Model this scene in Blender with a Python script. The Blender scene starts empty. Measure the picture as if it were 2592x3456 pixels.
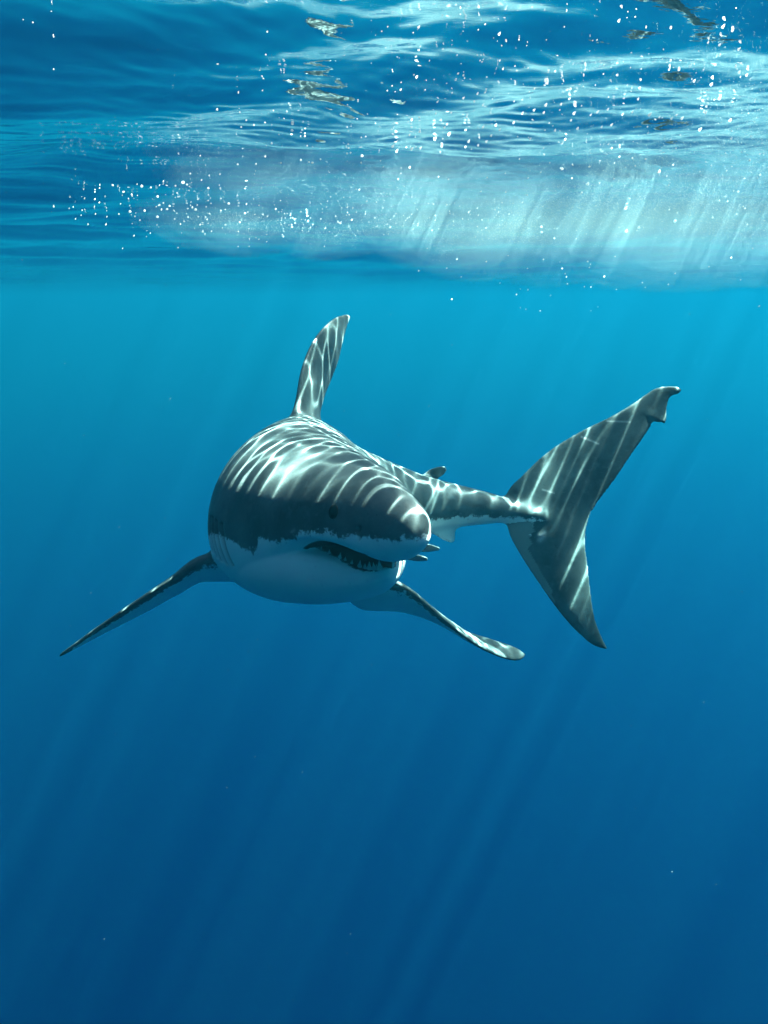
import bpy, bmesh, math, random
import numpy as np
from mathutils import Vector
from mathutils.bvhtree import BVHTree
from mathutils.kdtree import KDTree

# ------------------------------------------------------------------ camera
scene = bpy.context.scene
col = scene.collection
CAM_Z = -0.50                                   # half a metre under the surface (z = 0)
PITCH = math.atan((1728 - 1000) / 2993.0)       # looks slightly down
cam_d = bpy.data.cameras.new('camera')
cam = bpy.data.objects.new('camera', cam_d)
col.objects.link(cam)
cam.location = (0, 0, CAM_Z)
cam.rotation_euler = (math.pi / 2 - PITCH, 0, 0)
cam_d.sensor_fit = 'VERTICAL'
cam_d.sensor_height = 24
cam_d.lens = 24 * 2993 / 3456
cam_d.clip_start = 0.02
cam_d.clip_end = 2000
scene.camera = cam

# ------------------------------------------------------------------ light
SUN = Vector((0.43, 0.19, 0.885)).normalized()  # towards the sun, as it runs in the water
world = bpy.data.worlds.new('World')
scene.world = world
world.use_nodes = True
wn = world.node_tree
sky = wn.nodes.new('ShaderNodeTexSky')
sky.sky_type = 'NISHITA'
sky.sun_disc = False
sky.air_density = 0.6
sky.sun_elevation = math.asin(SUN.z)
sky.sun_rotation = math.atan2(SUN.x, SUN.y)
bg = wn.nodes['Background']
wn.links.new(sky.outputs[0], bg.inputs[0])
bg.inputs[1].default_value = 0.05
sun_d = bpy.data.lights.new('sun', 'SUN')
sun_d.energy = 5.0
sun_d.angle = math.radians(0.25)
sun_d.color = (1.0, 0.96, 0.88)
sun = bpy.data.objects.new('sun', sun_d)
col.objects.link(sun)
sun.rotation_euler = SUN.to_track_quat('Z', 'Y').to_euler()
vs = scene.view_settings
vs.view_transform = 'Standard'
vs.look = 'None'
vs.gamma = 1
vs.exposure = 2.85
vs.use_curve_mapping = False

F = 2993.0
CP, SP = math.cos(PITCH), math.sin(PITCH)

def at(px, py, d):
    """a point of the place: seen at photo pixel (px, py), d metres in front of the camera"""
    x = (px - 1296) / F * d
    z = -(py - 1728) / F * d
    return np.array((x, d * CP + z * SP, CAM_Z - d * SP + z * CP))

# ------------------------------------------------------------------ helpers
def spline(xs, ys):
    """natural cubic spline through (xs, ys); ys may be vectors"""
    xs = np.asarray(xs, float); ys = np.asarray(ys, float)
    n = len(xs); h = np.diff(xs)
    A = np.zeros((n, n)); B = np.zeros((n,) + ys.shape[1:])
    A[0, 0] = A[-1, -1] = 1
    for i in range(1, n - 1):
        A[i, i-1] = h[i-1]; A[i, i] = 2 * (h[i-1] + h[i]); A[i, i+1] = h[i]
        B[i] = 6 * ((ys[i+1] - ys[i]) / h[i] - (ys[i] - ys[i-1]) / h[i-1])
    M = np.linalg.solve(A, B)
    def f(x):
        x = np.atleast_1d(np.asarray(x, float))
        i = np.clip(np.searchsorted(xs, x) - 1, 0, n - 2)
        a = (xs[i+1] - x) / h[i]; b = (x - xs[i]) / h[i]
        if ys.ndim > 1: a = a[:, None]; b = b[:, None]; hh = h[i][:, None]
        else: hh = h[i]
        return a*ys[i] + b*ys[i+1] + ((a**3 - a) * M[i] + (b**3 - b) * M[i+1]) * hh**2 / 6
    return f

def pchip(xs, ys):
    """monotone cubic, for profiles"""
    xs = np.asarray(xs, float); ys = np.asarray(ys, float)
    h = np.diff(xs); dl = np.diff(ys) / h
    m = np.zeros(len(xs)); m[0] = dl[0]; m[-1] = dl[-1]
    for i in range(1, len(xs) - 1):
        if dl[i-1] * dl[i] > 0:
            w1 = 2*h[i] + h[i-1]; w2 = h[i] + 2*h[i-1]
            m[i] = (w1 + w2) / (w1 / dl[i-1] + w2 / dl[i])
    def f(x):
        x = np.clip(np.asarray(x, float), xs[0], xs[-1])
        i = np.clip(np.searchsorted(xs, x) - 1, 0, len(xs) - 2)
        t = (x - xs[i]) / h[i]
        return ((1+2*t)*(1-t)**2*ys[i] + t*(1-t)**2*h[i]*m[i] + t*t*(3-2*t)*ys[i+1] + t*t*(t-1)*h[i]*m[i+1])
    return f

def new_mesh(name, verts, faces, smooth=True):
    me = bpy.data.meshes.new(name)
    me.from_pydata([tuple(v) for v in verts], [], [tuple(f) for f in faces])
    me.update()
    if smooth:
        me.polygons.foreach_set('use_smooth', [True] * len(me.polygons))
    return me

def add(name, me, mat=None, parent=None, **props):
    o = bpy.data.objects.new(name, me)
    col.objects.link(o)
    if mat is not None: me.materials.append(mat)
    if parent is not None: o.parent = parent
    for k, v in props.items(): o[k] = v
    return o

def tube(rings, cap=True):
    """faces of a closed tube through rings (n, m, 3)"""
    n, m = rings.shape[:2]
    v = rings.reshape(-1, 3)
    f = []
    for i in range(n - 1):
        for j in range(m):
            k = (j + 1) % m
            f.append((i*m + j, i*m + k, (i+1)*m + k, (i+1)*m + j))
    if cap:
        v = np.vstack([v, rings[0].mean(0), rings[-1].mean(0)])
        a, b = n*m, n*m + 1
        for j in range(m):
            k = (j + 1) % m
            f.append((a, k, j)); f.append((b, (n-1)*m + j, (n-1)*m + k))
    return v, f

def mat_new(name):
    m = bpy.data.materials.new(name)
    m.use_nodes = True
    nt = m.node_tree
    return m, nt, nt.nodes['Principled BSDF'], nt.nodes['Material Output']

# ------------------------------------------------------------------ shark: body along a bent spine
#              pixel x, y, depth: nose, snout, cheek, gills, dorsal front, dorsal rear, flank, rear fins, tail root, tail
SP_PTS = [at(1425, 1784, 2.75), at(1322, 1786, 2.90), at(1180, 1783, 3.20), at(1020, 1775, 3.69), at(1020, 1765, 4.05),
          at(1075, 1745, 4.42), at(1230, 1722, 4.72), at(1470, 1710, 4.88), at(1700, 1720, 4.92), at(1850, 1745, 4.93)]
SP_PTS = np.array(SP_PTS)
_s = np.concatenate([[0], np.cumsum(np.linalg.norm(np.diff(SP_PTS, axis=0), axis=1))])
_sp = spline(_s, SP_PTS)
_t = np.linspace(0, _s[-1], 2000)
_p = _sp(_t)
_a = np.concatenate([[0], np.cumsum(np.linalg.norm(np.diff(_p, axis=0), axis=1))])
S_END = _a[-1]
S_OF = np.interp(_s, _t, _a)                      # arc length at each control point

def spine(s):
    s = np.atleast_1d(s)
    t = np.interp(s, _a, _t)
    p = _sp(t)
    e = 0.02
    tg = _sp(np.clip(t + e, 0, _s[-1])) - _sp(np.clip(t - e, 0, _s[-1]))
    tg /= np.linalg.norm(tg, axis=1)[:, None]     # towards the tail
    up = np.array((0, 0, 1.0)) - tg * tg[:, 2:3]
    up /= np.linalg.norm(up, axis=1)[:, None]
    rt = np.cross(tg, up)                         # the shark's left flank is +, its right flank (seen) is -
    return p, tg, up, rt

HS = S_OF[3]; DF = S_OF[4]; DR = S_OF[5]; FL = S_OF[6]; RF = S_OF[7]; TR = S_OF[8]
st = [0, .012, .035, .07, .12, .20, .30, .40, .55, .75, HS, DF, DR, FL, RF, TR, S_END]
W = pchip(st, [.006, .038, .060, .076, .095, .125, .170, .208, .260, .315, .385, .385, .345, .260, .140, .075, .035])
TOP = pchip(st, [.006, .044, .074, .100, .128, .166, .206, .235, .278, .340, .430, .488, .450, .315, .155, .070, .030])
BOT = pchip([0, .012, .035, .07, .12, .17, .216, .28, .34, .40, .45, .50, .56, .75, HS, DF, DR, FL, RF, TR, S_END],
            [.006, .044, .068, .086, .102, .106, .095, .064, .041, .033, .042, .064, .12, .270, .322, .345, .310, .240, .140, .075, .030])
JB = pchip([.24, .25, .27, .30, .36, .50, .75, .95], [.152, .168, .182, .202, .226, .262, .288, .290])
JW = pchip([.24, .25, .27, .30, .36, .45, .55, .75, .95], [.010, .028, .049, .073, .113, .174, .238, .300, .33])
JT = pchip([.24, .28, .32, .36, .40, .45, .49, .55, .95], [.130, .124, .110, .091, .071, .052, .038, .02, .0])

def body_point(s, phi):
    """point on the trunk; phi: 0 left flank, pi/2 back, pi right flank, -pi/2 belly"""
    p, tg, up, rt = spine(s)
    c, sn = np.cos(phi), np.sin(phi)
    k = np.interp(s, [0, .3, .8, 1.1, 1.4], [0.92, 0.95, 1.0, 1.12, 1.25])
    x = W(s) * np.sign(c) * np.abs(c) ** k
    z = np.where(sn > 0, TOP(s) * np.abs(sn) ** np.interp(s, [0, .5, 1.1], [.95, 1., 1.]), -BOT(s) * np.abs(sn) ** .9)
    return p + rt * x[:, None] + up * z[:, None]

def loft_body():
    ss = np.concatenate([np.linspace(0, 1, 26) ** 2 * .12, np.linspace(.13, 1.1, 60), np.linspace(1.12, S_END, 80)])
    ph = np.linspace(0, 2 * math.pi, 96, endpoint=False)
    S, P = np.meshgrid(ss, ph, indexing='ij')
    v = body_point(S.ravel(), P.ravel()).reshape(len(ss), len(ph), 3)
    return tube(v)

def loft_jaw():
    ss = np.concatenate([[.24, .243, .247, .25, .256, .263], np.linspace(.27, .95, 44)])
    ph = np.linspace(0, 2 * math.pi, 72, endpoint=False)
    rings = []
    p, tg, up, rt = spine(ss)
    for i, s in enumerate(ss):
        c, sn = np.cos(ph), np.sin(ph)
        x = JW(s) * np.sign(c) * np.abs(c) ** .85
        zt, zb = -JT(s), -JB(s)
        zm = zt - .35 * (zt - zb)
        z = np.where(sn > 0, zm + (zt - zm) * np.abs(sn) ** .6, zm + (zb - zm) * np.abs(sn) ** .9)
        rings.append(p[i] + np.outer(x, rt[i]) + np.outer(z, up[i]))
    return tube(np.array(rings))

def polyline(pts, t):
    pts = np.asarray(pts, float)
    d = np.concatenate([[0], np.cumsum(np.linalg.norm(np.diff(pts, axis=0), axis=1))])
    f = spline(d / d[-1], pts)
    return f(t)

def fin(lead, trail, thick, n=60, m=28, own_t=None, chord_pow=.55):
    """solid fin between a leading and a trailing edge (matched 3-D points, root to tip)"""
    lead = np.asarray(lead); trail = np.asarray(trail)
    k = np.linspace(0, 1, len(lead)) if own_t is None else np.asarray(own_t, float)
    t = np.linspace(0, 1, n)
    fl, ft = [], []
    for j in range(3):
        fl.append(pchip(k, lead[:, j])(t)); ft.append(pchip(k, trail[:, j])(t))
    L = np.stack(fl, 1); T = np.stack(ft, 1)
    th = np.interp(t, np.linspace(0, 1, len(thick)), thick)
    span = np.gradient((L + T) / 2, axis=0)
    ch = T - L
    nr = np.cross(ch, span)
    nr /= np.linalg.norm(nr, axis=1)[:, None] + 1e-9
    a = np.linspace(0, 2 * math.pi, m, endpoint=False)
    u = (1 - np.cos(a)) / 2
    prof = np.sign(np.sin(a)) * (u + 1e-6) ** chord_pow * (1 - u) ** .8 * 2.0 + np.sign(np.sin(a)) * .10 * np.sqrt(np.clip(u*(1-u), 0, 1)) * 2
    flo = np.sign(np.sin(a)) * .0045 * np.sqrt(np.clip(1 - np.abs(2*u - 1) ** 14, 0, 1))
    half = np.sign(prof)[None] * np.sqrt((prof[None] * th[:, None] / 2) ** 2 + flo[None] ** 2)
    rings = L[:, None, :] + ch[:, None, :] * u[None, :, None] + nr[:, None, :] * half[:, :, None]
    v, f = tube(rings)
    tt = np.append(np.repeat(t, m), [0, 1]); uu = np.append(np.tile(u, n), [.5, .5])
    side = np.append(np.tile(np.sign(np.sin(a)) * np.minimum(1, np.abs(np.sin(a)) * 3), n), [0, 0])
    return v, f, tt, uu, side

def plane_depth(px, X0, d0, slope):
    """depth at pixel column px on the upright plane X = X0 + (d - d0) * slope"""
    k = (px - 1296) / F
    return (X0 - d0 * slope) / (k - slope)

def dorsal_fin():
    L = [(975, 1440), (1004, 1340), (1013, 1273), (1030, 1210), (1057, 1150), (1100, 1096), (1140, 1068), (1168, 1061)]
    T = [(1084, 1470), (1080, 1405), (1093, 1345), (1117, 1285), (1141, 1222), (1158, 1150), (1172, 1098), (1182, 1068)]
    k = [0, .25, .42, .58, .74, .88, .96, 1]
    k = [0, .22, .36, .5, .66, .82, .94, 1]
    pd = lambda px: plane_depth(px, -.40, 4.03, .40)
    return fin([at(x, y, pd(x)) for x, y in L], [at(x, y, pd(x)) for x, y in T],
               [.14, .085, .065, .055, .048, .04, .03, .016], own_t=k)

def caudal_fin():
    L = [(2052, 2193), (2013, 2183), (1953, 2138), (1892, 2072), (1820, 1972), (1760, 1880), (1712, 1790), (1690, 1720),
         (1700, 1670), (1760, 1606), (1844, 1527), (1953, 1458), (2079, 1395), (2110, 1377), (2140, 1358), (2178, 1331), (2218, 1308), (2258, 1302), (2288, 1306), (2299, 1315)]
    T = [(2054, 2196), (2031, 2150), (2007, 2082), (1995, 2003), (1985, 1910), (1977, 1840), (1978, 1795), (1983, 1770),
         (1992, 1740), (2012, 1706), (2073, 1624), (2134, 1533), (2192, 1448), (2207, 1424), (2247, 1430), (2252, 1371), (2262, 1342), (2272, 1335), (2291, 1329), (2300, 1319)]
    k = np.concatenate([[0], np.cumsum([.03, .07, .08, .10, .09, .08, .06, .05, .06, .09, .10, .10, .015, .015, .04, .03, .02, .015, .008])])
    k /= k[-1]
    pd = lambda px: plane_depth(px, (1700 - 1296) / F * 4.92, 4.92, 12.0)
    th = [.012, .022, .027, .032, .038, .046, .062, .078, .076, .056, .044, .036, .030, .026, .022, .020, .018, .012]
    return fin([at(x, y, pd(x)) for x, y in L], [at(x, y, pd(x)) for x, y in T], th, n=150, own_t=k)

def second_dorsal():
    L = [(1415, 1625), (1432, 1592), (1458, 1579), (1490, 1574), (1503, 1576)]
    T = [(1470, 1640), (1478, 1616), (1494, 1612), (1504, 1595), (1508, 1584)]
    return fin([at(x, y, 4.86) for x, y in L], [at(x, y, 4.93) for x, y in T], [.04, .028, .022, .018, .012], n=24, m=20)

def anal_fin():
    L = [(1440, 1765), (1452, 1800), (1492, 1822), (1524, 1830)]
    T = [(1560, 1760), (1545, 1780), (1540, 1812), (1536, 1828)]
    return fin([at(x, y, 4.84) for x, y in L], [at(x, y, 4.90) for x, y in T], [.04, .026, .02, .012], n=24, m=20)

def pelvic_fin(which):
    if which:
        L = [(1350, 1800), (1400, 1829), (1450, 1838), (1484, 1850)]
        T = [(1300, 1840), (1390, 1860), (1440, 1862), (1483, 1855)]
        d = 4.62
    else:
        L = [(1330, 1850), (1385, 1868), (1425, 1877), (1444, 1886)]
        T = [(1290, 1875), (1360, 1886), (1410, 1893), (1443, 1890)]
        d = 4.50
    return fin([at(x, y, d - .07) for x, y in L], [at(x, y, d + .05) for x, y in T], [.02, .014, .012, .012], n=24, m=20)

def pectoral_right():        # on the left of the picture
    L = [(800, 1850), (735, 1876), (672, 1893), (593, 1947), (530, 1988), (412, 2066), (319, 2129), (251, 2178), (200, 2211)]
    T = [(830, 1950), (765, 1950), (690, 1955), (593, 2005), (500, 2058), (403, 2108), (320, 2150), (260, 2181), (202, 2214)]
    dl = [3.74, 3.72, 3.72, 3.73, 3.75, 3.80, 3.86, 3.92, 3.97]
    dt = [4.12, 4.10, 4.08, 4.05, 4.03, 4.00, 3.99, 3.985, 3.98]
    return fin([at(x, y, d) for (x, y), d in zip(L, dl)], [at(x, y, d) for (x, y), d in zip(T, dt)],
               [.17, .12, .085, .062, .055, .046, .036, .026, .012], own_t=[0, .1, .2, .33, .44, .63, .78, .9, 1])

def pectoral_left():         # on the right of the picture
    L = [(1262, 1905), (1325, 1955), (1386, 1992), (1462, 2058), (1530, 2116), (1600, 2170), (1680, 2214), (1728, 2229), (1752, 2229), (1766, 2222), (1771, 2214)]
    T = [(1160, 2010), (1232, 2057), (1331, 2061), (1413, 2076), (1490, 2098), (1576, 2134), (1655, 2156), (1720, 2177), (1748, 2189), (1765, 2203), (1772, 2211)]
    dl = [3.74, 3.75, 3.78, 3.84, 3.90, 3.97, 4.06, 4.11, 4.14, 4.16, 4.175]
    dt = [4.12, 4.13, 4.13, 4.13, 4.14, 4.15, 4.17, 4.18, 4.185, 4.187, 4.188]
    return fin([at(x, y, d) for (x, y), d in zip(L, dl)], [at(x, y, d) for (x, y), d in zip(T, dt)],
               [.15, .10, .065, .055, .048, .042, .034, .026, .018], own_t=[0, .12, .24, .4, .54, .69, .84, .93, .965, .988, 1])

# ------------------------------------------------------------------ shark: pigment of each piece, then one continuous skin
def px_of(v):
    """photo pixel of points, used to lay the skin's markings out on the fins"""
    d = v - np.array((0, 0, CAM_Z))
    Y = d[:, 1] * CP - d[:, 2] * SP; Z = d[:, 1] * SP + d[:, 2] * CP
    return 1296 + d[:, 0] / Y * F, 1728 - Z / Y * F

ZB = pchip([0, .035, .11, .2, .26, .32, .4, .49, .6, .657, .705, .76, .81, .88, .95, 1.2, 1.8, 2.2, 2.6, 3.3],
           [-.025, -.030, -.022, -.004, -.004, .010, .010, -.012, -.020, -.004, -.052, -.044, -.030, -.006, .0, -.03, -.06, -.05, -.035, -.02])

def body_fields(v):
    """s along the spine, height above it, sideways, of points near the trunk"""
    ss = np.linspace(0, S_END, 900)
    p, tg, up, rt = spine(ss)
    kd = KDTree(len(ss))
    for i, q in enumerate(p): kd.insert(q, i)
    kd.balance()
    idx = np.array([kd.find(q)[1] for q in v])
    d = v - p[idx]
    s = ss[idx] + np.einsum('ij,ij->i', d, tg[idx])
    return s, np.einsum('ij,ij->i', d, up[idx]), np.einsum('ij,ij->i', d, rt[idx])

def seg_dist(x, y, a, b):
    ax, ay = a; bx, by = b
    t = np.clip(((x-ax)*(bx-ax) + (y-ay)*(by-ay)) / ((bx-ax)**2 + (by-ay)**2), 0, 1)
    return np.hypot(x - ax - t*(bx-ax), y - ay - t*(by-ay))

PV, PF, PIG, MOU_SHADE, OWNER = [], [], [], [], []
def piece(kind, v, f, pig, mouth=None):
    base = sum(len(x) for x in PV)
    PV.append(v); PF.extend([tuple(i + base for i in q) for q in f])
    PIG.append(pig); MOU_SHADE.append(np.zeros(len(v)) if mouth is None else mouth)
    OWNER.append((kind, v, f))

v, f = loft_body()
s_, z_, x_ = body_fields(v)
palate = (s_ > .20) & (s_ < .60) & (z_ < -BOT(s_) * .72) & (np.abs(x_) < W(s_) * .90)
piece('body', v, f, z_ - ZB(s_), palate.astype(float))
v, f = loft_jaw()
s_, z_, x_ = body_fields(v)
tongue = (s_ > .25) & (z_ > -JT(s_) - .012) & (np.abs(x_) < JW(s_) * .93)
piece('body', v, f, z_ - ZB(s_) - .02, tongue.astype(float))
v, f, t, u, sd = dorsal_fin(); piece('dorsal', v, f, np.full(len(v), .1))
v, f, t, u, sd = second_dorsal(); piece('second', v, f, np.full(len(v), .1))
v, f, t, u, sd = anal_fin(); piece('anal', v, f, np.full(len(v), -.012))
for w in (0, 1):
    v, f, t, u, sd = pelvic_fin(w); piece('pelvic', v, f, np.full(len(v), -.03), np.full(len(v), .2))  # duller tone: shade under the body put into the fins' colour
v, f, t, u, sd = caudal_fin()
x, y = px_of(v)
lead = np.min([seg_dist(x, y, a, b) for a, b in (((1690, 1740), (1712, 1786)), ((1712, 1786), (1760, 1877)), ((1760, 1877), (1820, 1973)), ((1820, 1973), (1880, 2060)))], axis=0)
wd = np.interp(y, [1725, 1738, 1760, 1810, 1850, 1900, 1980, 2060], [0, 95, 85, 50, 26, 12, 14, -10])
cp_ = np.where(y < 1738, .06, (lead - wd) / 600)
piece('caudal', v, f, cp_, np.where(cp_ < .02, .2, 0))  # pale tail base dulled too, its shade put into the colour
for fn in (pectoral_right, pectoral_left):
    v, f, t, u, sd = fn()
    under = np.where(sd < 0, 1.0, -1.0)            # which skin of the fin looks down
    # find the side that faces down
    n = len(v) - 2
    c = v[:n].reshape(-1, 28, 3)
    if (c[20, 7] - c[20, 21])[2] > 0: under = np.where(sd < 0, 1.0, -1.0)
    else: under = np.where(sd > 0, 1.0, -1.0)
    pig = np.where(under > 0, np.where(t > .93, .05, -(u - .09) * .30 + np.maximum(0, u - .93) * 1.2), .08)
    piece('pec', v, f, pig)

src_v = np.vstack(PV); src_pig = np.concatenate(PIG); src_mou_shade = np.concatenate(MOU_SHADE)
src = bpy.data.objects.new('source', new_mesh('source', src_v, PF))
col.objects.link(src)
md = src.modifiers.new('remesh', 'REMESH')
md.mode = 'VOXEL'; md.voxel_size = 0.006; md.use_smooth_shade = True
dg = bpy.context.evaluated_depsgraph_get()
skin_me = bpy.data.meshes.new_from_object(src.evaluated_get(dg))
bpy.data.objects.remove(src)
skin_me.name = 'shark_skin'
nv = len(skin_me.vertices)
co = np.empty(nv * 3); skin_me.vertices.foreach_get('co', co); co = co.reshape(-1, 3)
ed = np.empty(len(skin_me.edges) * 2, int); skin_me.edges.foreach_get('vertices', ed); ed = ed.reshape(-1, 2)

# fields carried over from the pieces
tris = []
for q in PF:
    tris.append(q[:3])
    if len(q) == 4: tris.append((q[0], q[2], q[3]))
bvh = BVHTree.FromPolygons([tuple(p) for p in src_v], tris)
T = np.array(tris)
hit = np.empty(nv, int); loc = np.empty((nv, 3))
for i, p in enumerate(co):
    l, n_, k, d_ = bvh.find_nearest(p)
    hit[i] = k; loc[i] = l
tv = T[hit]
w = 1 / (np.linalg.norm(src_v[tv] - loc[:, None, :], axis=2) + 1e-4)
w /= w.sum(1)[:, None]
pig = (src_pig[tv] * w).sum(1); mou_shade = (src_mou_shade[tv] * w).sum(1)

# fillets where the fins leave the trunk
def dist_to(pieces, pts):
    vv, ff, b = [], [], 0
    for v, f in pieces:
        vv.append(v); ff += [tuple(i + b for i in q) for q in f]; b += len(v)
    tr = BVHTree.FromPolygons([tuple(p) for p in np.vstack(vv)], ff)
    out = np.full(len(pts), 1.0)
    for i, p in enumerate(pts):
        r = tr.find_nearest(p, .12)
        if r[0] is not None: out[i] = r[3]
    return out

d_body = dist_to([(v, f) for k, v, f in OWNER if k == 'body'], co)
d_fin = dist_to([(v, f) for k, v, f in OWNER if k in ('dorsal', 'pec', 'second', 'anal', 'caudal')], co)
wf = np.exp(-(np.maximum(d_body, d_fin) / .045) ** 2)
deg = np.bincount(ed.ravel(), minlength=nv).astype(float)
def relax(q, wt, it):
    for _ in range(it):
        acc = np.stack([np.bincount(ed[:, 0], q[ed[:, 1], j], nv) + np.bincount(ed[:, 1], q[ed[:, 0], j], nv) for j in range(3)], 1)
        q = q + (acc / deg[:, None] - q) * wt[:, None]
    return q
co = relax(co, np.full(nv, .5), 3)
co = relax(co, .7 * wf, 60)

# gill slits, nostril, jaw crease pressed into the skin
bs, bz, bx = body_fields(co)
gill = np.zeros(nv)
for g_, zt, zb in ((.895, .05, -.12), (.935, .06, -.12), (.97, .07, -.11), (1.0, .07, -.10), (1.03, .06, -.08)):
    c = g_ + .10 * bz
    m_ = np.exp(-((bs - c) / .009) ** 2) * (bz < zt) * (bz > zb) * (d_body < .01)
    gill = np.maximum(gill, m_)
pn, ptg, pup, prt = spine(np.clip(bs, 0, S_END))
axis = co - pn
axis /= np.linalg.norm(axis, axis=1)[:, None] + 1e-9
co -= axis * (gill * .012)[:, None]
nos = np.zeros(nv)
for sgn in (-1, 1):
    q = body_point(np.array([.185]), np.array([math.radians(180 - 4.5) if sgn < 0 else math.radians(4.5)]))[0]
    _p, _tg, _up, _rt = spine(np.array([.185]))
    dd = co - q
    du = dd @ _up[0]; dt_ = dd @ _tg[0]
    nos = np.maximum(nos, np.exp(-((dt_ + .35*du) / .011) ** 2 - (du / .007) ** 2) * (np.linalg.norm(dd, axis=1) < .05))
    nos = np.maximum(nos, .8 * np.exp(-((dt_ - .002) / .004) ** 2) * (du < 0) * (du > -.035) * (np.linalg.norm(dd, axis=1) < .05))
co -= axis * (nos * .012)[:, None]
skin_me.vertices.foreach_set('co', co.ravel())
skin_me.update()

# scars and pale scratches on the tail, a rub on the cheek
X, Y = px_of(co)
scar = np.zeros(nv)
on_tail = (X > 1690) & (d_body > .02)
for a, b, wd_ in (((2050, 1421), (2126, 1424), 2.6), ((1962, 1474), (2020, 1498), 2.6), ((1830, 1652), (1870, 1664), 2.0), ((1822, 1806), (1838, 1800), 7), ((1822, 1822), (1834, 1812), 9)):
    scar = np.maximum(scar, np.exp(-(seg_dist(X, Y, a, b) / wd_) ** 2) * on_tail)
scar = np.maximum(scar, np.exp(-(seg_dist(X, Y, (985, 1795), (992, 1790)) / 5) ** 2) * .6 * (d_body < .01) * (bs < .8))
for nm, arr in (('pigment', pig), ('mouth', mou_shade), ('slit', np.maximum(gill, nos)), ('scar', scar)):
    at_ = skin_me.attributes.new(nm, 'FLOAT', 'POINT')
    at_.data.foreach_set('value', arr.astype(np.float32))

def attr(nt, name):
    n = nt.nodes.new('ShaderNodeAttribute'); n.attribute_name = name
    return n.outputs['Fac']
def math_n(nt, op, a, b=None, clamp=False):
    n = nt.nodes.new('ShaderNodeMath'); n.operation = op; n.use_clamp = clamp
    for i, x in enumerate((a, b)):
        if x is None: continue
        if isinstance(x, (int, float)): n.inputs[i].default_value = x
        else: nt.links.new(x, n.inputs[i])
    return n.outputs[0]
def noise(nt, scale, detail=4, rough=.55, vec=None, dist=0):
    n = nt.nodes.new('ShaderNodeTexNoise')
    n.inputs['Scale'].default_value = scale; n.inputs['Detail'].default_value = detail
    n.inputs['Roughness'].default_value = rough; n.inputs['Distortion'].default_value = dist
    if vec is not None: nt.links.new(vec, n.inputs['Vector'])
    return n.outputs['Fac']
def mix_c(nt, fac, a, b):
    n = nt.nodes.new('ShaderNodeMix'); n.data_type = 'RGBA'
    if isinstance(fac, (int, float)): n.inputs[0].default_value = fac
    else: nt.links.new(fac, n.inputs[0])
    for i, x in ((6, a), (7, b)):
        if isinstance(x, tuple): n.inputs[i].default_value = (*x, 1)
        else: nt.links.new(x, n.inputs[i])
    return n.outputs[2]
def smooth(nt, x, lo, hi):
    n = nt.nodes.new('ShaderNodeMapRange'); n.interpolation_type = 'SMOOTHSTEP'
    nt.links.new(x, n.inputs[0]); n.inputs[1].default_value = lo; n.inputs[2].default_value = hi
    return n.outputs[0]

m_skin, nt, bs_, out = mat_new('shark_skin')
tc = nt.nodes.new('ShaderNodeTexCoord').outputs['Object']
n1 = noise(nt, 26, 5, .62, tc); n2 = noise(nt, 6, 3, .5, tc); n3 = noise(nt, 220, 3, .6, tc)
n4 = noise(nt, 95, 4, .65, tc)
edge = math_n(nt, 'ADD', attr(nt, 'pigment'), math_n(nt, 'MULTIPLY', math_n(nt, 'SUBTRACT', n1, .5), .075))
edge = math_n(nt, 'ADD', edge, math_n(nt, 'MULTIPLY', math_n(nt, 'SUBTRACT', n4, .5), .045))
dark = smooth(nt, edge, -.006, .008)
dcol = mix_c(nt, smooth(nt, n2, .32, .68), (.034, .050, .050), (.094, .122, .117))
mp_ = nt.nodes.new('ShaderNodeMapping'); nt.links.new(tc, mp_.inputs['Vector'])
mp_.inputs['Rotation'].default_value = (.5, .35, .9); mp_.inputs['Scale'].default_value = (9, 160, 160)
scratch = smooth(nt, noise(nt, 1.0, 3, .55, mp_.outputs[0]), .64, .74)
dcol = mix_c(nt, math_n(nt, 'MULTIPLY', scratch, .5), dcol, (.14, .16, .155))
dcol = mix_c(nt, math_n(nt, 'MULTIPLY', smooth(nt, n1, .50, .72), .45), dcol, (.125, .148, .138))
dcol = mix_c(nt, math_n(nt, 'MULTIPLY', smooth(nt, n4, .58, .70), .6), dcol, (.024, .030, .030))
dcol = mix_c(nt, math_n(nt, 'MULTIPLY', n3, .35), dcol, (.026, .031, .033))
pale = mix_c(nt, n2, (.54, .63, .58), (.66, .74, .68))
pale = mix_c(nt, math_n(nt, 'MULTIPLY', smooth(nt, n4, .58, .75), .35), pale, (.24, .27, .26))
base = mix_c(nt, dark, pale, dcol)
base = mix_c(nt, math_n(nt, 'MULTIPLY', attr(nt, 'scar'), math_n(nt, 'MULTIPLY', n4, 1.1)), base, (.45, .46, .45))
base = mix_c(nt, math_n(nt, 'MULTIPLY', attr(nt, 'slit'), .75), base, (.03, .03, .03))
base = mix_c(nt, math_n(nt, 'MULTIPLY', smooth(nt, attr(nt, 'mouth'), .08, .15), .97), base, (.14, .18, .175))  # dusky tone standing in for shade on pelvic fins and tail base
base = mix_c(nt, smooth(nt, attr(nt, 'mouth'), .35, .65), base, (.055, .035, .035))
nt.links.new(base, bs_.inputs['Base Color'])
bs_.inputs['Roughness'].default_value = .5
bs_.inputs['Specular IOR Level'].default_value = .25
bp = nt.nodes.new('ShaderNodeBump'); bp.inputs['Strength'].default_value = .25; bp.inputs['Distance'].default_value = .004
nt.links.new(math_n(nt, 'ADD', n1, math_n(nt, 'MULTIPLY', n3, .4)), bp.inputs['Height'])
nt.links.new(bp.outputs[0], bs_.inputs['Normal'])

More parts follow.
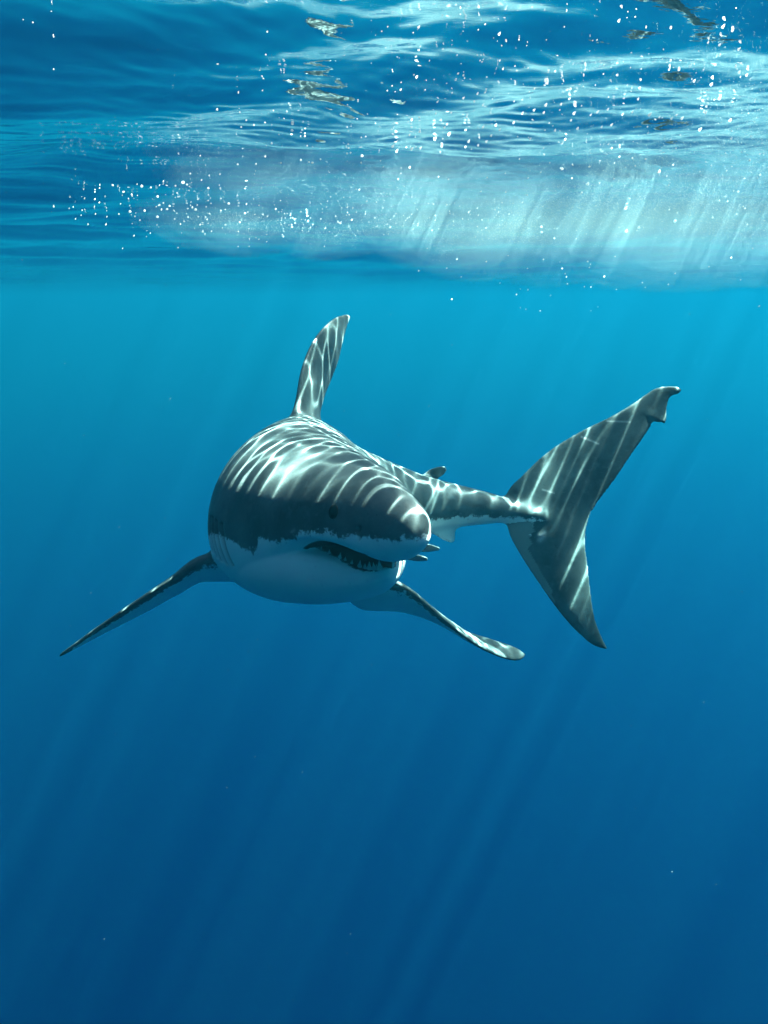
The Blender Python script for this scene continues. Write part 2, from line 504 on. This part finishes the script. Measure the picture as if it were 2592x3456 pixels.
shark = bpy.data.objects.new('shark', None)
col.objects.link(shark)
p0 = spine(np.array([DF]))[0][0]
shark.location = p0
shark['label'] = 'great white shark swimming head-on below the surface with its mouth slightly open'
shark['category'] = 'shark'
def part(name, me, mat, **kw):
    o = add(name, me, mat, shark, **kw)
    o.matrix_parent_inverse.identity()
    o.location = -Vector(p0)
    return o
skin_me.polygons.foreach_set('use_smooth', [True] * len(skin_me.polygons))
part('body', skin_me, m_skin)

# eyes
m_eye, nt, b_, o_ = mat_new('shark_eye')
b_.inputs['Base Color'].default_value = (.004, .005, .005, 1); b_.inputs['Roughness'].default_value = .5; b_.inputs['Specular IOR Level'].default_value = .04
def ellipsoid(c, ax, n=20, m=28):
    th = np.linspace(0.02, math.pi - .02, n); ph = np.linspace(0, 2*math.pi, m, endpoint=False)
    r = np.array([[c + ax[0]*math.sin(a)*math.cos(b) + ax[1]*math.sin(a)*math.sin(b) + ax[2]*math.cos(a) for b in ph] for a in th])
    return tube(r)
for sgn, phi in ((-1, 158.0), (1, 22.0)):
    q = body_point(np.array([.283]), np.array([math.radians(phi)]))[0]
    e = .002
    dphi = body_point(np.array([.283]), np.array([math.radians(phi) + e]))[0] - q
    ds = body_point(np.array([.283 + e]), np.array([math.radians(phi)]))[0] - q
    ds /= np.linalg.norm(ds); dphi /= np.linalg.norm(dphi)
    nr = np.cross(ds, dphi); nr /= np.linalg.norm(nr)
    v, f = ellipsoid(q - nr * 0, (ds * .021, dphi * .025, nr * .006))
    part('eye', new_mesh('eye', v, f), m_eye)

# teeth
m_tooth, nt, b_, o_ = mat_new('tooth_enamel')
b_.inputs['Base Color'].default_value = (.34, .34, .30, 1); b_.inputs['Roughness'].default_value = .35
def tooth(base, side, up, out_, w, h):
    """flat triangular blade with a curved root"""
    v, f = [], []
    prof = [(-1, 0), (-.86, .16), (-.42, .42), (-.14, .8), (0, 1), (.14, .8), (.42, .42), (.86, .16), (1, 0), (.5, -.12), (0, -.16), (-.5, -.12)]
    for s_ in (-1, 1):
        for a, b in prof:
            k = .16 * w * max(0, 1 - b) ** .7 * (1 - .5 * abs(a))
            v.append(base + side * (a * w / 2) + up * (b * h) + out_ * (s_ * k + .10 * h * b))
    n = len(prof)
    f.append(tuple(range(n))[::-1]); f.append(tuple(range(n, 2*n)))
    for i in range(n):
        j = (i + 1) % n
        f.append((i, j, n + j, n + i))
    return new_mesh('tooth', v, f, False)
rnd = random.Random(4)
def jaw_rim(k):
    """k -1..1 round the lower jaw, right corner to left corner"""
    a = abs(k)
    s = .252 + .20 * a ** 1.7
    x = (1 if k > 0 else -1) * min(JW(s) * .86, .02 + .30 * a)
    return s, x, -JT(s) + .004
for i in range(21):
    k = -0.96 + 1.92 * (i + rnd.uniform(-.2, .2)) / 20
    s, x, z = jaw_rim(k)
    s2, x2, z2 = jaw_rim(min(1, k + .03)); s1, x1, z1 = jaw_rim(max(-1, k - .03))
    P = lambda s, x, z: (lambda q: q[0][0] + q[3][0] * x + q[2][0] * z)(spine(np.array([s])))
    b = P(s, x, z - .008); tdir = P(s2, x2, z2) - P(s1, x1, z1); tdir /= np.linalg.norm(tdir)
    up_ = spine(np.array([s]))[2][0]
    up_ = up_ + .15 * rnd.uniform(-1, 1) * tdir; up_ -= tdir * (up_ @ tdir); up_ /= np.linalg.norm(up_)
    ou = np.cross(tdir, up_)
    h = (.029 - .012 * abs(k)) * rnd.uniform(.6, 1.15)
    part('tooth', tooth(b, tdir, up_, ou, h * .78, h), m_tooth)

# ------------------------------------------------------------------ the sea surface: one sheet of real waves, out to the horizon
rng = np.random.default_rng(11)
WAVES = []                                        # (kx, ky, amplitude, phase)
def wave_band(n, lam0, lam1, slope, spread, heading):
    for _ in range(n):
        lam = math.exp(rng.uniform(math.log(lam0), math.log(lam1)))
        th = heading + rng.normal(0, spread)
        k = 2 * math.pi / lam
        WAVES.append((k * math.cos(th), k * math.sin(th), slope / k * math.sqrt(2.0 / n), rng.uniform(0, 2 * math.pi)))
wave_band(6, 2.5, 7.0, .060, .45, math.radians(80))
wave_band(9, .8, 2.0, .070, .40, math.radians(85))
wave_band(14, .28, .70, .064, .60, math.radians(80))
wave_band(16, .11, .19, .024, 3.0, math.radians(60))
wave_band(32, .056, .105, .042, 3.0, math.radians(50))

def wave(x, y, cut=None, grad=False):
    h = np.zeros_like(x); gx = np.zeros_like(x); gy = np.zeros_like(x)
    for kx, ky, a, p in WAVES:
        aa = a if cut is None else a * np.exp(-.12 * ((kx * cut[0]) ** 2 + (ky * cut[1]) ** 2))
        ph = kx * x + ky * y + p
        if grad:
            c = np.cos(ph) * aa
            gx += kx * c; gy += ky * c
        else:
            h += aa * np.sin(ph)
    return (gx, gy) if grad else h

def graded(lo, hi, step, far, growth, growth_far, bend):
    core = np.arange(lo, hi + step / 2, step)
    out_ = []
    for x, sgn in ((core[-1], 1), (core[0], -1)):
        d, run = step, []
        while abs(x) < far:
            d *= growth if (x < bend[0] if sgn > 0 else x > bend[1]) else growth_far
            x += sgn * d; run.append(x)
        out_.append(run)
    return np.concatenate([out_[1][::-1], core, out_[0]])

gx_ = graded(-.40, 2.35, .0052, 660, 1.045, 1.09, (9, -9)); gy_ = graded(2.65, 5.2, .0052, 660, 1.022, 1.10, (26, .9))
GX, GY = np.meshgrid(gx_, gy_, indexing='ij')
DX = np.gradient(gx_)[:, None] * np.ones_like(GX); DY = np.gradient(gy_)[None, :] * np.ones_like(GX)
GZ = wave(GX, GY, (DX, DY))
cut = np.maximum(DX, DY)

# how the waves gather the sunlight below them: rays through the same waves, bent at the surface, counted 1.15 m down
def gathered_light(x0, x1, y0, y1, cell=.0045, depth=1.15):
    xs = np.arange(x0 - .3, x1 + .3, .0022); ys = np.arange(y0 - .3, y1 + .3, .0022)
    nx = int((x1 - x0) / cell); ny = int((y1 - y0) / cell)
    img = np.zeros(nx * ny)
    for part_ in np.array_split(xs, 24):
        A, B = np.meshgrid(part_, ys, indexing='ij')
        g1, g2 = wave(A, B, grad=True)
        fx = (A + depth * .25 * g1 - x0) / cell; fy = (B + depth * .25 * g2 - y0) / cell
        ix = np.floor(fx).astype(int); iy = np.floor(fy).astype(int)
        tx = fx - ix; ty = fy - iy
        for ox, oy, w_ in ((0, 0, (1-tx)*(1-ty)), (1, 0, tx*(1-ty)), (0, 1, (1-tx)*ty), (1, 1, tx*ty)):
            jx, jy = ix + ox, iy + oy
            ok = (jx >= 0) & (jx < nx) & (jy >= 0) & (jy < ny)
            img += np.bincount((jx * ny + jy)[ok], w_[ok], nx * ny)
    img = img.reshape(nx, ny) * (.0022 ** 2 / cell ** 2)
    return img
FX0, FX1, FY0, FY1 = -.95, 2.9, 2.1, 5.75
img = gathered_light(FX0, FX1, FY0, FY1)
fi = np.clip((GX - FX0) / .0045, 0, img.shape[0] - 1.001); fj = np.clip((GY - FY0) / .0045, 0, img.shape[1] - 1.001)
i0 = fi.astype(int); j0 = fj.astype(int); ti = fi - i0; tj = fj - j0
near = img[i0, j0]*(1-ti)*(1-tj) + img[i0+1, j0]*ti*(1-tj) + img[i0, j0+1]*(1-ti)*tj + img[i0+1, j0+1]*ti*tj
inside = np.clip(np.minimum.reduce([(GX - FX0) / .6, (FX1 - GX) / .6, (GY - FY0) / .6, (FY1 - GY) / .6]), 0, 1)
# random bands painted into the sheet's tint to make broad light shafts
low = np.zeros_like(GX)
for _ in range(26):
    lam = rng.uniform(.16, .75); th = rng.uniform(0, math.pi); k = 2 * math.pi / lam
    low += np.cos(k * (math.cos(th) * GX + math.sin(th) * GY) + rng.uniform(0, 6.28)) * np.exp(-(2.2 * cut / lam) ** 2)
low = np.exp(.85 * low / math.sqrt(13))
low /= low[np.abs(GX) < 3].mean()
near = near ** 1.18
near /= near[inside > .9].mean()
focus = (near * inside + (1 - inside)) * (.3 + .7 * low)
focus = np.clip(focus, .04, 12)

n1_, n2_ = GX.shape
idx = np.arange(n1_ * n2_).reshape(n1_, n2_)
quads = np.stack([idx[:-1, :-1], idx[1:, :-1], idx[1:, 1:], idx[:-1, 1:]], -1).reshape(-1, 4)
me = bpy.data.meshes.new('water_surface')
me.vertices.add(n1_ * n2_)
me.vertices.foreach_set('co', np.stack([GX, GY, GZ], -1).astype(np.float32).ravel())
me.loops.add(quads.size); me.loops.foreach_set('vertex_index', quads.ravel().astype(np.int32))
me.polygons.add(len(quads))
me.polygons.foreach_set('loop_start', np.arange(0, quads.size, 4, dtype=np.int32))
me.update(calc_edges=True); me.validate()
me.polygons.foreach_set('use_smooth', [True] * len(quads))
lost = np.zeros_like(GX)                          # the slope of the ripples too small for the sheet out there, kept as gloss
for kx, ky, a, p in WAVES:
    lost += (a * math.hypot(kx, ky)) ** 2 / 2 * (1 - np.exp(-.24 * ((kx * DX) ** 2 + (ky * DY) ** 2)))
gloss = np.maximum(.03, np.sqrt(np.sqrt(2 * lost)) * .40 * np.clip((GY - 7) / 8, 0, 1))
a_ = me.attributes.new('gloss', 'FLOAT', 'POINT'); a_.data.foreach_set('value', gloss.astype(np.float32).ravel())
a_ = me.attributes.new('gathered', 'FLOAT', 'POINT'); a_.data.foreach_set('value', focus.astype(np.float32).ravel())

m_wat = bpy.data.materials.new('water_surface'); m_wat.use_nodes = True
nt = m_wat.node_tree; nt.nodes.remove(nt.nodes['Principled BSDF']); out = nt.nodes['Material Output']
tr = nt.nodes.new('ShaderNodeBsdfTransparent'); gl = nt.nodes.new('ShaderNodeBsdfGlossy'); mx = nt.nodes.new('ShaderNodeMixShader')
fr = nt.nodes.new('ShaderNodeFresnel'); fr.inputs['IOR'].default_value = 1.333
nt.links.new(attr(nt, 'gloss'), gl.inputs['Roughness']); gl.inputs['Color'].default_value = (1, 1, 1, 1)
nt.links.new(attr(nt, 'gathered'), tr.inputs['Color'])  # caustic light pattern put into the sheet's see-through colour
tcw = nt.nodes.new('ShaderNodeTexCoord').outputs['Object']
bpw = nt.nodes.new('ShaderNodeBump'); bpw.inputs['Strength'].default_value = .10; bpw.inputs['Distance'].default_value = .012
nt.links.new(noise(nt, 9, 4, .6, tcw), bpw.inputs['Height'])
nt.links.new(bpw.outputs[0], gl.inputs['Normal'])
nt.links.new(fr.outputs[0], mx.inputs[0]); nt.links.new(tr.outputs[0], mx.inputs[1]); nt.links.new(gl.outputs[0], mx.inputs[2])
nt.links.new(mx.outputs[0], out.inputs['Surface'])
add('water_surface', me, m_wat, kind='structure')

# ------------------------------------------------------------------ the water itself: an even volume round the camera and everything in it
m_haze = bpy.data.materials.new('sea_water'); m_haze.use_nodes = True
nt = m_haze.node_tree; nt.nodes.remove(nt.nodes['Principled BSDF']); out = nt.nodes['Material Output']
def volume(color, density, g, absorb):
    n = nt.nodes.new('ShaderNodeVolumePrincipled')
    n.inputs['Color'].default_value = (*color, 1); n.inputs['Density'].default_value = density
    n.inputs['Anisotropy'].default_value = g; n.inputs['Density Attribute'].default_value = ''; n.inputs['Absorption Color'].default_value = (*absorb, 1)
    return n
vol = volume((.00, .014, .31), .0092, .36, (0, 0, 0))
red = nt.nodes.new('ShaderNodeVolumeAbsorption')            # water swallows red first
red.inputs['Color'].default_value = (0, .98, 1, 1); red.inputs['Density'].default_value = .085
ad = nt.nodes.new('ShaderNodeAddShader')
nt.links.new(vol.outputs[0], ad.inputs[0]); nt.links.new(red.outputs[0], ad.inputs[1])
nt.links.new(ad.outputs[0], out.inputs['Volume'])
b = 640.0
hv = [(x, y, z) for z in (-480.0, .22) for y in (-b, b) for x in (-b, b)]
hf = [(0, 2, 3, 1), (4, 5, 7, 6), (0, 1, 5, 4), (2, 6, 7, 3), (0, 4, 6, 2), (1, 3, 7, 5)]
add('haze', new_mesh('haze', hv, hf, False), m_haze, kind='stuff')

# fine bubbles and plankton that the swell keeps stirred in the top layer of the water
m_top = bpy.data.materials.new('stirred_water'); m_top.use_nodes = True
nt = m_top.node_tree; nt.nodes.remove(nt.nodes['Principled BSDF']); out = nt.nodes['Material Output']
nt.links.new(volume((.025, .40, .30), .0075, .34, (0, 0, 0)).outputs[0], out.inputs['Volume'])
b = 630.0
hv = [(x, y, z) for z in (-16.0, .21) for y in (-b, b) for x in (-b, b)]
add('top_haze', new_mesh('top_haze', hv, hf, False), m_top, kind='stuff')

cy = scene.cycles
cy.volume_bounces = 0
cy.max_bounces = 6; cy.diffuse_bounces = 2; cy.glossy_bounces = 3; cy.transmission_bounces = 2; cy.transparent_max_bounces = 32
cy.use_denoising = True
cy.use_adaptive_sampling = True
cy.adaptive_threshold = .02
cy.adaptive_min_samples = 32
cy.sample_clamp_indirect = 6.0

# ------------------------------------------------------------------ air bubbles
m_bub = bpy.data.materials.new('air_bubble'); m_bub.use_nodes = True
nt = m_bub.node_tree; nt.nodes.remove(nt.nodes['Principled BSDF'])
n_d = nt.nodes.new('ShaderNodeBsdfDiffuse'); n_l = nt.nodes.new('ShaderNodeBsdfTranslucent'); n_t = nt.nodes.new('ShaderNodeBsdfTransparent')
n_d.inputs[0].default_value = n_l.inputs[0].default_value = (.88, .90, .88, 1)
n_a = nt.nodes.new('ShaderNodeMixShader'); n_b = nt.nodes.new('ShaderNodeMixShader')
nt.links.new(n_d.outputs[0], n_a.inputs[1]); nt.links.new(n_l.outputs[0], n_a.inputs[2])
n_b.inputs[0].default_value = .5
nt.links.new(n_a.outputs[0], n_b.inputs[1]); nt.links.new(n_t.outputs[0], n_b.inputs[2])
nt.links.new(n_b.outputs[0], nt.nodes['Material Output'].inputs['Surface'])
def drop_mesh(name, skew, rough, seed):
    """a wobbling bubble: blunt below, drawn out above, dented"""
    r_ = np.random.default_rng(seed)
    th = np.linspace(.06, math.pi - .06, 8); ph = np.linspace(0, 2*math.pi, 10, endpoint=False)
    a, b, c = r_.uniform(0, 6.28, 3)
    rings = []
    for t in th:
        z = math.cos(t); w = math.sin(t) * (1 - .42 * skew * z)
        k = 1 + rough * np.cos(2 * ph + a) + rough * .6 * np.cos(3 * ph + b + t)
        rings.append(np.stack([w * k * np.cos(ph), w * k * np.sin(ph), np.full(10, z * (1 + .55 * skew * max(0, z)))], 1))
    v, f = tube(np.array(rings))
    return new_mesh(name, v, f)
drops = [drop_mesh('air_bubble', sk, .10, i) for i, sk in enumerate((.2, .6, 1.0, 1.3))]
for m in drops: m.materials.append(m_bub)
LEFT = [(938,473,1.5),(972,475,.8),(1036,485,1.1),(1064,519,1.2),(1097,540,1.3),(1042,549,1),(1145,529,1),(1181,478,.8),(1239,482,1.2),(1227,512,.9),
 (1262,563,1.6),(1259,580,1),(1249,598,.8),(1205,581,.8),(1174,619,1.2),(1146,676,1.2),(1027,710,1.3),(1106,708,.9),(1214,704,1),(1300,691,1),(1335,700,.9),
 (1350,703,1.5),(1385,688,1),(1327,630,.8),(1299,588,1),(1317,588,.9),(1456,587,1.1),(1500,549,.9),(1543,513,.9),(1506,639,1.2),(1499,663,1.2),(1515,660,.9),
 (1564,673,1.6),(1560,703,1),(1580,590,1),(1561,594,1),(822,750,1.2),(612,804,1.6),(652,810,1),(533,829,1.3),(569,840,1),(681,849,1.4),(758,803,1.1),
 (791,788,1.7),(808,797,1.2),(900,813,1.4),(816,823,.8),(765,834,.9),(769,850,1),(706,877,1),(690,886,1.1),(733,890,1.1),(722,904,1.5),(831,896,1.2),(845,905,1.6),
 (911,879,1),(905,923,1),(888,938,1),(954,910,1.2),(988,879,1.4),(812,938,1.1),(795,956,1),(974,971,1.2),(1036,960,1.2),(1058,921,1),(562,914,1.6),(625,910,1.4),
 (583,935,1),(680,937,1.6),(487,800,1.4),(232,893,.9),(1300,915,1.1),(1278,945,.9),(1341,942,.9),(1386,946,.8),(1450,934,1),(1509,928,.8),(1030,1000,.8),(876,1000,1.3),
 (355,908,.8),(366,905,.7),(380,970,.8),(460,898,.7),(514,925,.8),(555,858,.8),(571,966,.7),(633,1022,.7),(530,1073,.6),(100,85,.8),(142,97,1),(232,299,.9),(1148,236,.8)]
RIGHT = [(150,117,1.3),(498,147,1.3),(947,195,1),(500,262,.8),(514,298,.9),(320,318,.9),(343,326,.8),(230,421,.9),(231,440,.9),(343,424,1),(391,438,.9),(404,405,1),
 (427,455,.9),(290,487,.8),(225,490,.8),(357,503,1),(108,525,1.2),(120,518,1),(72,388,.9),(213,540,.9),(247,520,.9),(272,537,1.1),(261,551,.9),(281,580,1.5),(220,600,1.5),
 (110,583,.9),(155,568,1),(38,632,1.2),(55,653,1.4),(120,643,1.4),(158,640,1.2),(250,630,1.4),(352,635,1),(366,611,1.2),(407,628,1),(428,549,1.1),(483,541,1.1),
 (500,560,.9),(463,586,1.1),(442,612,1),(632,600,1),(578,589,.8),(726,616,1.1),(783,602,1),(836,556,1.3),(739,564,1.1),(808,520,.9),(821,490,1.5),(868,301,1.1),
 (739,308,.9),(835,350,1),(793,388,.9),(801,427,1.1),(765,451,1.1),(699,454,1.3),(648,476,1),(690,487,1),(598,490,1),(645,518,1),(560,530,.9),(893,497,1),(922,484,1.2),
 (967,473,1.1),(940,549,.9),(983,540,1.1),(1008,322,1.2),(1012,238,1.1),(1005,295,1),(1090,325,1.2),(1104,380,1),(1098,428,1),(1030,495,1),(1073,484,1.1),(1148,495,1.6),
 (1190,506,1),(1242,512,1),(1264,497,1),(1288,511,1.4),(1390,487,1.2),(1365,560,1.2),(1366,424,1.2),(1450,424,1.7),(1414,365,1.3),(1340,350,1.2),(1275,300,1.2),(1220,352,1.1),
 (1232,300,1),(1495,305,1.1),(1535,312,1.3),(1567,325,1.2),(1530,178,1.6),(1506,131,1.4),(1465,115,1.4),(1430,104,1.1),(1634,70,1.5),(1595,20,1.6),(1596,155,1.3),
 (1533,213,1.3),(1454,231,1.4),(1395,240,1.2),(1450,194,1.1),(1400,184,1),(1495,270,1.1),(1520,287,1.1),(1547,155,1.2),(1185,745,1.3),(1130,687,1.3),(1073,683,1.1),
 (1017,677,1.1),(1230,800,1.1),(880,795,1.8),(770,730,1.7),(888,720,1.1),(855,832,1.2),(812,770,1),(1258,955,1.8),(1101,983,1.5),(1048,998,1.9),(680,980,1.6),(682,1003,1.4),
 (547,1050,1.2),(625,1048,1.2),(222,932,1.1),(207,995,1.1),(222,1032,1.4),(315,1003,1.1),(440,985,1),(1016,10,1.4),(1240,120,1),(1250,235,1),(1015,90,1.3),(1530,828,1.6),
 (1580,692,1.5),(1500,600,1.2),(880,1130,1),(770,1160,.9),(1495,520,1.4),(1190,740,1.3),(1625,755,1.3),(1560,900,1),(1420,940,1),(150,1170,.8)]
brnd = random.Random(9)
def below_surface(px, py, dz):
    """depth at which pixel (px, py) looks at the water dz under the surface, or a few metres off when it looks below the horizon"""
    up = (1000 - py) / F
    if up > .055:
        e = math.atan((1728 - py) / F) - PITCH
        z = -CAM_Z - dz
        return max(.9, z / math.tan(e) * math.cos(math.atan((1728 - py) / F)) / math.cos(e))
    return brnd.uniform(3.0, 5.5)
def bubbles(lst, ox, label, group, lean=False):
    for x, y, sz in lst:
        px, py = ox + x * .7812, y * .7812
        d = below_surface(px, py, brnd.uniform(.03, .09))
        r = sz * 2.9 / F * d
        o = bpy.data.objects.new('air_bubble', brnd.choice(drops[2:] if lean and py < 560 else drops[:3]))
        col.objects.link(o)
        o.location = at(px, py, d)
        o.scale = (r * brnd.uniform(.8, 1.1), r * .9, r * (brnd.uniform(1.1, 1.5) if lean and py < 560 else brnd.uniform(.65, .9)))
        o.rotation_euler = (brnd.uniform(-.3, .3), (.6 if lean and py < 560 else 0) + brnd.uniform(-.2, .2), brnd.uniform(-.3, .3))
        o['label'] = label; o['category'] = 'bubble'; o['group'] = group
bubbles([b for b in LEFT if b[0] < 930 or b[1] > 740], 0, 'small white air bubble in the cluster under the surface at left', 'bubbles in the left cluster')
bubbles([b for b in LEFT if not (b[0] < 930 or b[1] > 740)], 0, 'small white air bubble in the curved band above the dorsal fin', 'bubbles above the dorsal fin')
bubbles([b for b in RIGHT if b[1] < 660], 1296, 'small white slanting air bubble under the wavy surface at upper right', 'bubbles at upper right', True)
bubbles([b for b in RIGHT if b[1] >= 660], 1296, 'white air bubble in or below the pale bubble cloud at right', 'bubbles round the pale cloud')

# the finest bubbles and drifting plankton, too many and too small to count
sv, sf = [], []
def speck(p, r, q=(0, 0, 1)):
    b = len(sv)
    for dx, dy, dz in ((1,0,0),(-1,0,0),(0,1,0),(0,-1,0),(0,0,1.4),(0,0,-.8)):
        sv.append(p + r * np.array((dx + .5 * max(0, dz), dy, dz)))
    for t in ((0,2,4),(2,1,4),(1,3,4),(3,0,4),(2,0,5),(1,2,5),(3,1,5),(0,3,5)): sf.append(tuple(i + b for i in t))
for _ in range(520):                              # around the clusters
    k = brnd.random()
    if k < .13: px, py = brnd.gauss(600, 170), brnd.gauss(700, 55)
    elif k < .40: px, py = brnd.uniform(800, 1700), brnd.gauss(745, 35)
    elif k < .85: px, py = brnd.uniform(1250, 2592), brnd.uniform(0, 620)
    else: px, py = brnd.uniform(1500, 2592), brnd.uniform(560, 1050)
    d = below_surface(px, py, brnd.uniform(.02, .10))
    speck(at(px, py, d), brnd.uniform(1.4, 2.8) / F * d)
add('fine_bubbles', new_mesh('fine_bubbles', sv, sf), m_bub, kind='stuff')
sv, sf = [], []
for _ in range(260):
    px, py, d = brnd.uniform(-200, 2800), brnd.uniform(100, 3500), brnd.uniform(.8, 3.4)
    speck(at(px, py, d), brnd.choice((.6, .8, 1.0, 1.3)) / F * d)
m_pl, nt, b_, o_ = mat_new('plankton')
b_.inputs['Base Color'].default_value = (.07, .09, .085, 1)
add('plankton', new_mesh('plankton', sv, sf), m_pl, kind='stuff')

# mist of microscopic bubbles hanging in puffs under the surface, behind and right of the dorsal fin
mr = np.random.default_rng(21)
PUFFS = ((720, 745, 110, 40, 3), (900, 758, 130, 36, 4), (1080, 765, 120, 40, 4), (1300, 752, 150, 36, 5), (1480, 765, 110, 50, 8), (1490, 820, 60, 34, 3),
         (1180, 800, 60, 30, 1.5), (1700, 738, 150, 60, 9), (1900, 700, 160, 70, 13), (2100, 680, 170, 80, 17), (2300, 655, 180, 78, 17), (2500, 655, 170, 78, 14),
         (2700, 640, 160, 74, 12), (2480, 330, 190, 130, 1.6), (2560, 480, 150, 90, 2.2), (2250, 500, 260, 60, 2.4), (2200, 775, 250, 55, 8), (2500, 795, 200, 60, 8), (1780, 800, 200, 36, 5), (1350, 660, 300, 40, 3))
N = 40000
pw = np.array([p[4] for p in PUFFS]); k = mr.choice(len(PUFFS), N, p=pw / pw.sum())
pp = np.array(PUFFS)[k]
# each puff is itself made of smaller billows
bc = mr.normal(0, .5, (len(PUFFS), 14, 2)); bi = mr.integers(0, 14, N)
off = bc[k, bi] + mr.normal(0, .42, (N, 2))
fx_ = pp[:, 0] + pp[:, 2] * off[:, 0]; fy_ = pp[:, 1] + pp[:, 3] * off[:, 1]
fd_ = np.minimum(4.15, .40 / ((1000 - pp[:, 1]) / F)) * (1 + mr.normal(0, .08, N))
xx = (fx_ - 1296) / F * fd_; zz = -(fy_ - 1728) / F * fd_
P = np.stack([xx, fd_ * CP + zz * SP, CAM_Z - fd_ * SP + zz * CP], 1)
h = wave(P[:, 0], P[:, 1])
P[:, 2] = np.where(P[:, 2] > h - .02, h - .02 - mr.random(N) * .06, P[:, 2])
tet = np.array(((1, 1, 1), (1, -1, -1), (-1, 1, -1), (-1, -1, 1))) / math.sqrt(3)
rad = mr.uniform(.0004, .0011, N)
ang = mr.uniform(0, 6.28, N); ca, sa = np.cos(ang), np.sin(ang)
V = tet[None] * rad[:, None, None]
V = np.stack([V[..., 0]*ca[:, None] - V[..., 1]*sa[:, None], V[..., 0]*sa[:, None] + V[..., 1]*ca[:, None], V[..., 2]], -1) + P[:, None, :]
fa = (np.arange(N)[:, None, None] * 4 + np.array(((0, 1, 2), (0, 3, 1), (0, 2, 3), (1, 3, 2)))[None]).reshape(-1, 3)
m_mist, nt, b_, o_ = mat_new('bubble_mist')
b_.inputs['Base Color'].default_value = (.52, .70, .64, 1); b_.inputs['Roughness'].default_value = .6; b_.inputs['Specular IOR Level'].default_value = .1
add('bubble_mist', new_mesh('bubble_mist', V.reshape(-1, 3), fa, False), m_mist, kind='stuff')

# the same puffs as soft clouds: shells within shells, each an even, thin mist
def cloud(puffs, scale, density, far=None):
    v_all, f_all, base = [], [], 0
    for i, (x0, y0, rx, ry, wgt) in enumerate(puffs):
        d0 = far or min(4.15, .40 / ((1000 - y0) / F))
        for j in range(14):
            d = d0 * (1 + .09 * math.sin(i * 2.3 + j * 1.7))
            bx_, by_ = bc[i % len(bc), j]
            c = at(x0 + rx * bx_ * 1.2, y0 + ry * by_ * 1.1, d)
            r = scale * rx / F * d * (.55 + .35 * math.sin(j * 2.9 + i) ** 2)
            rz = scale * ry / F * d * (.85 + .45 * math.cos(j * 1.3 + i) ** 2)
            c[2] = min(c[2], -.035 - rz * .55)
            v, f = ellipsoid(c, (np.array((r, 0, 0)), np.array((0, r * 2.0, 0)), np.array((0, 0, rz))), 9, 14)
            v_all.append(v); f_all += [tuple(k_ + base for k_ in q) for q in f]; base += len(v)
    o = bpy.data.objects.new('source', new_mesh('source', np.vstack(v_all), f_all)); col.objects.link(o)
    md = o.modifiers.new('remesh', 'REMESH'); md.mode = 'VOXEL'; md.voxel_size = .02
    sm = o.modifiers.new('smooth', 'SMOOTH'); sm.iterations = 6; sm.factor = .5
    me = bpy.data.meshes.new_from_object(o.evaluated_get(bpy.context.evaluated_depsgraph_get()))
    bpy.data.objects.remove(o)
    me.name = 'bubble_cloud'
    m = bpy.data.materials.new('bubble_cloud'); m.use_nodes = True
    t_ = m.node_tree; t_.nodes.remove(t_.nodes['Principled BSDF'])
    pv = t_.nodes.new('ShaderNodeVolumePrincipled'); pv.inputs['Density Attribute'].default_value = ''
    pv.inputs['Color'].default_value = (.66, .95, .90, 1); pv.inputs['Density'].default_value = density; pv.inputs['Anisotropy'].default_value = .45
    t_.links.new(pv.outputs[0], t_.nodes['Material Output'].inputs['Volume'])
    me.materials.clear()
    add('bubble_cloud', me, m, kind='stuff')
thin = [p for p in PUFFS if 2.5 < p[4] < 7]; thick = [p for p in PUFFS if p[4] >= 7]
cloud(thin, 1.7, .035)
cloud(thin, 1.0, .050)
cloud(thick, 2.1, .025)
cloud(thick, 1.4, .040)
cloud(thick, .8, .065)
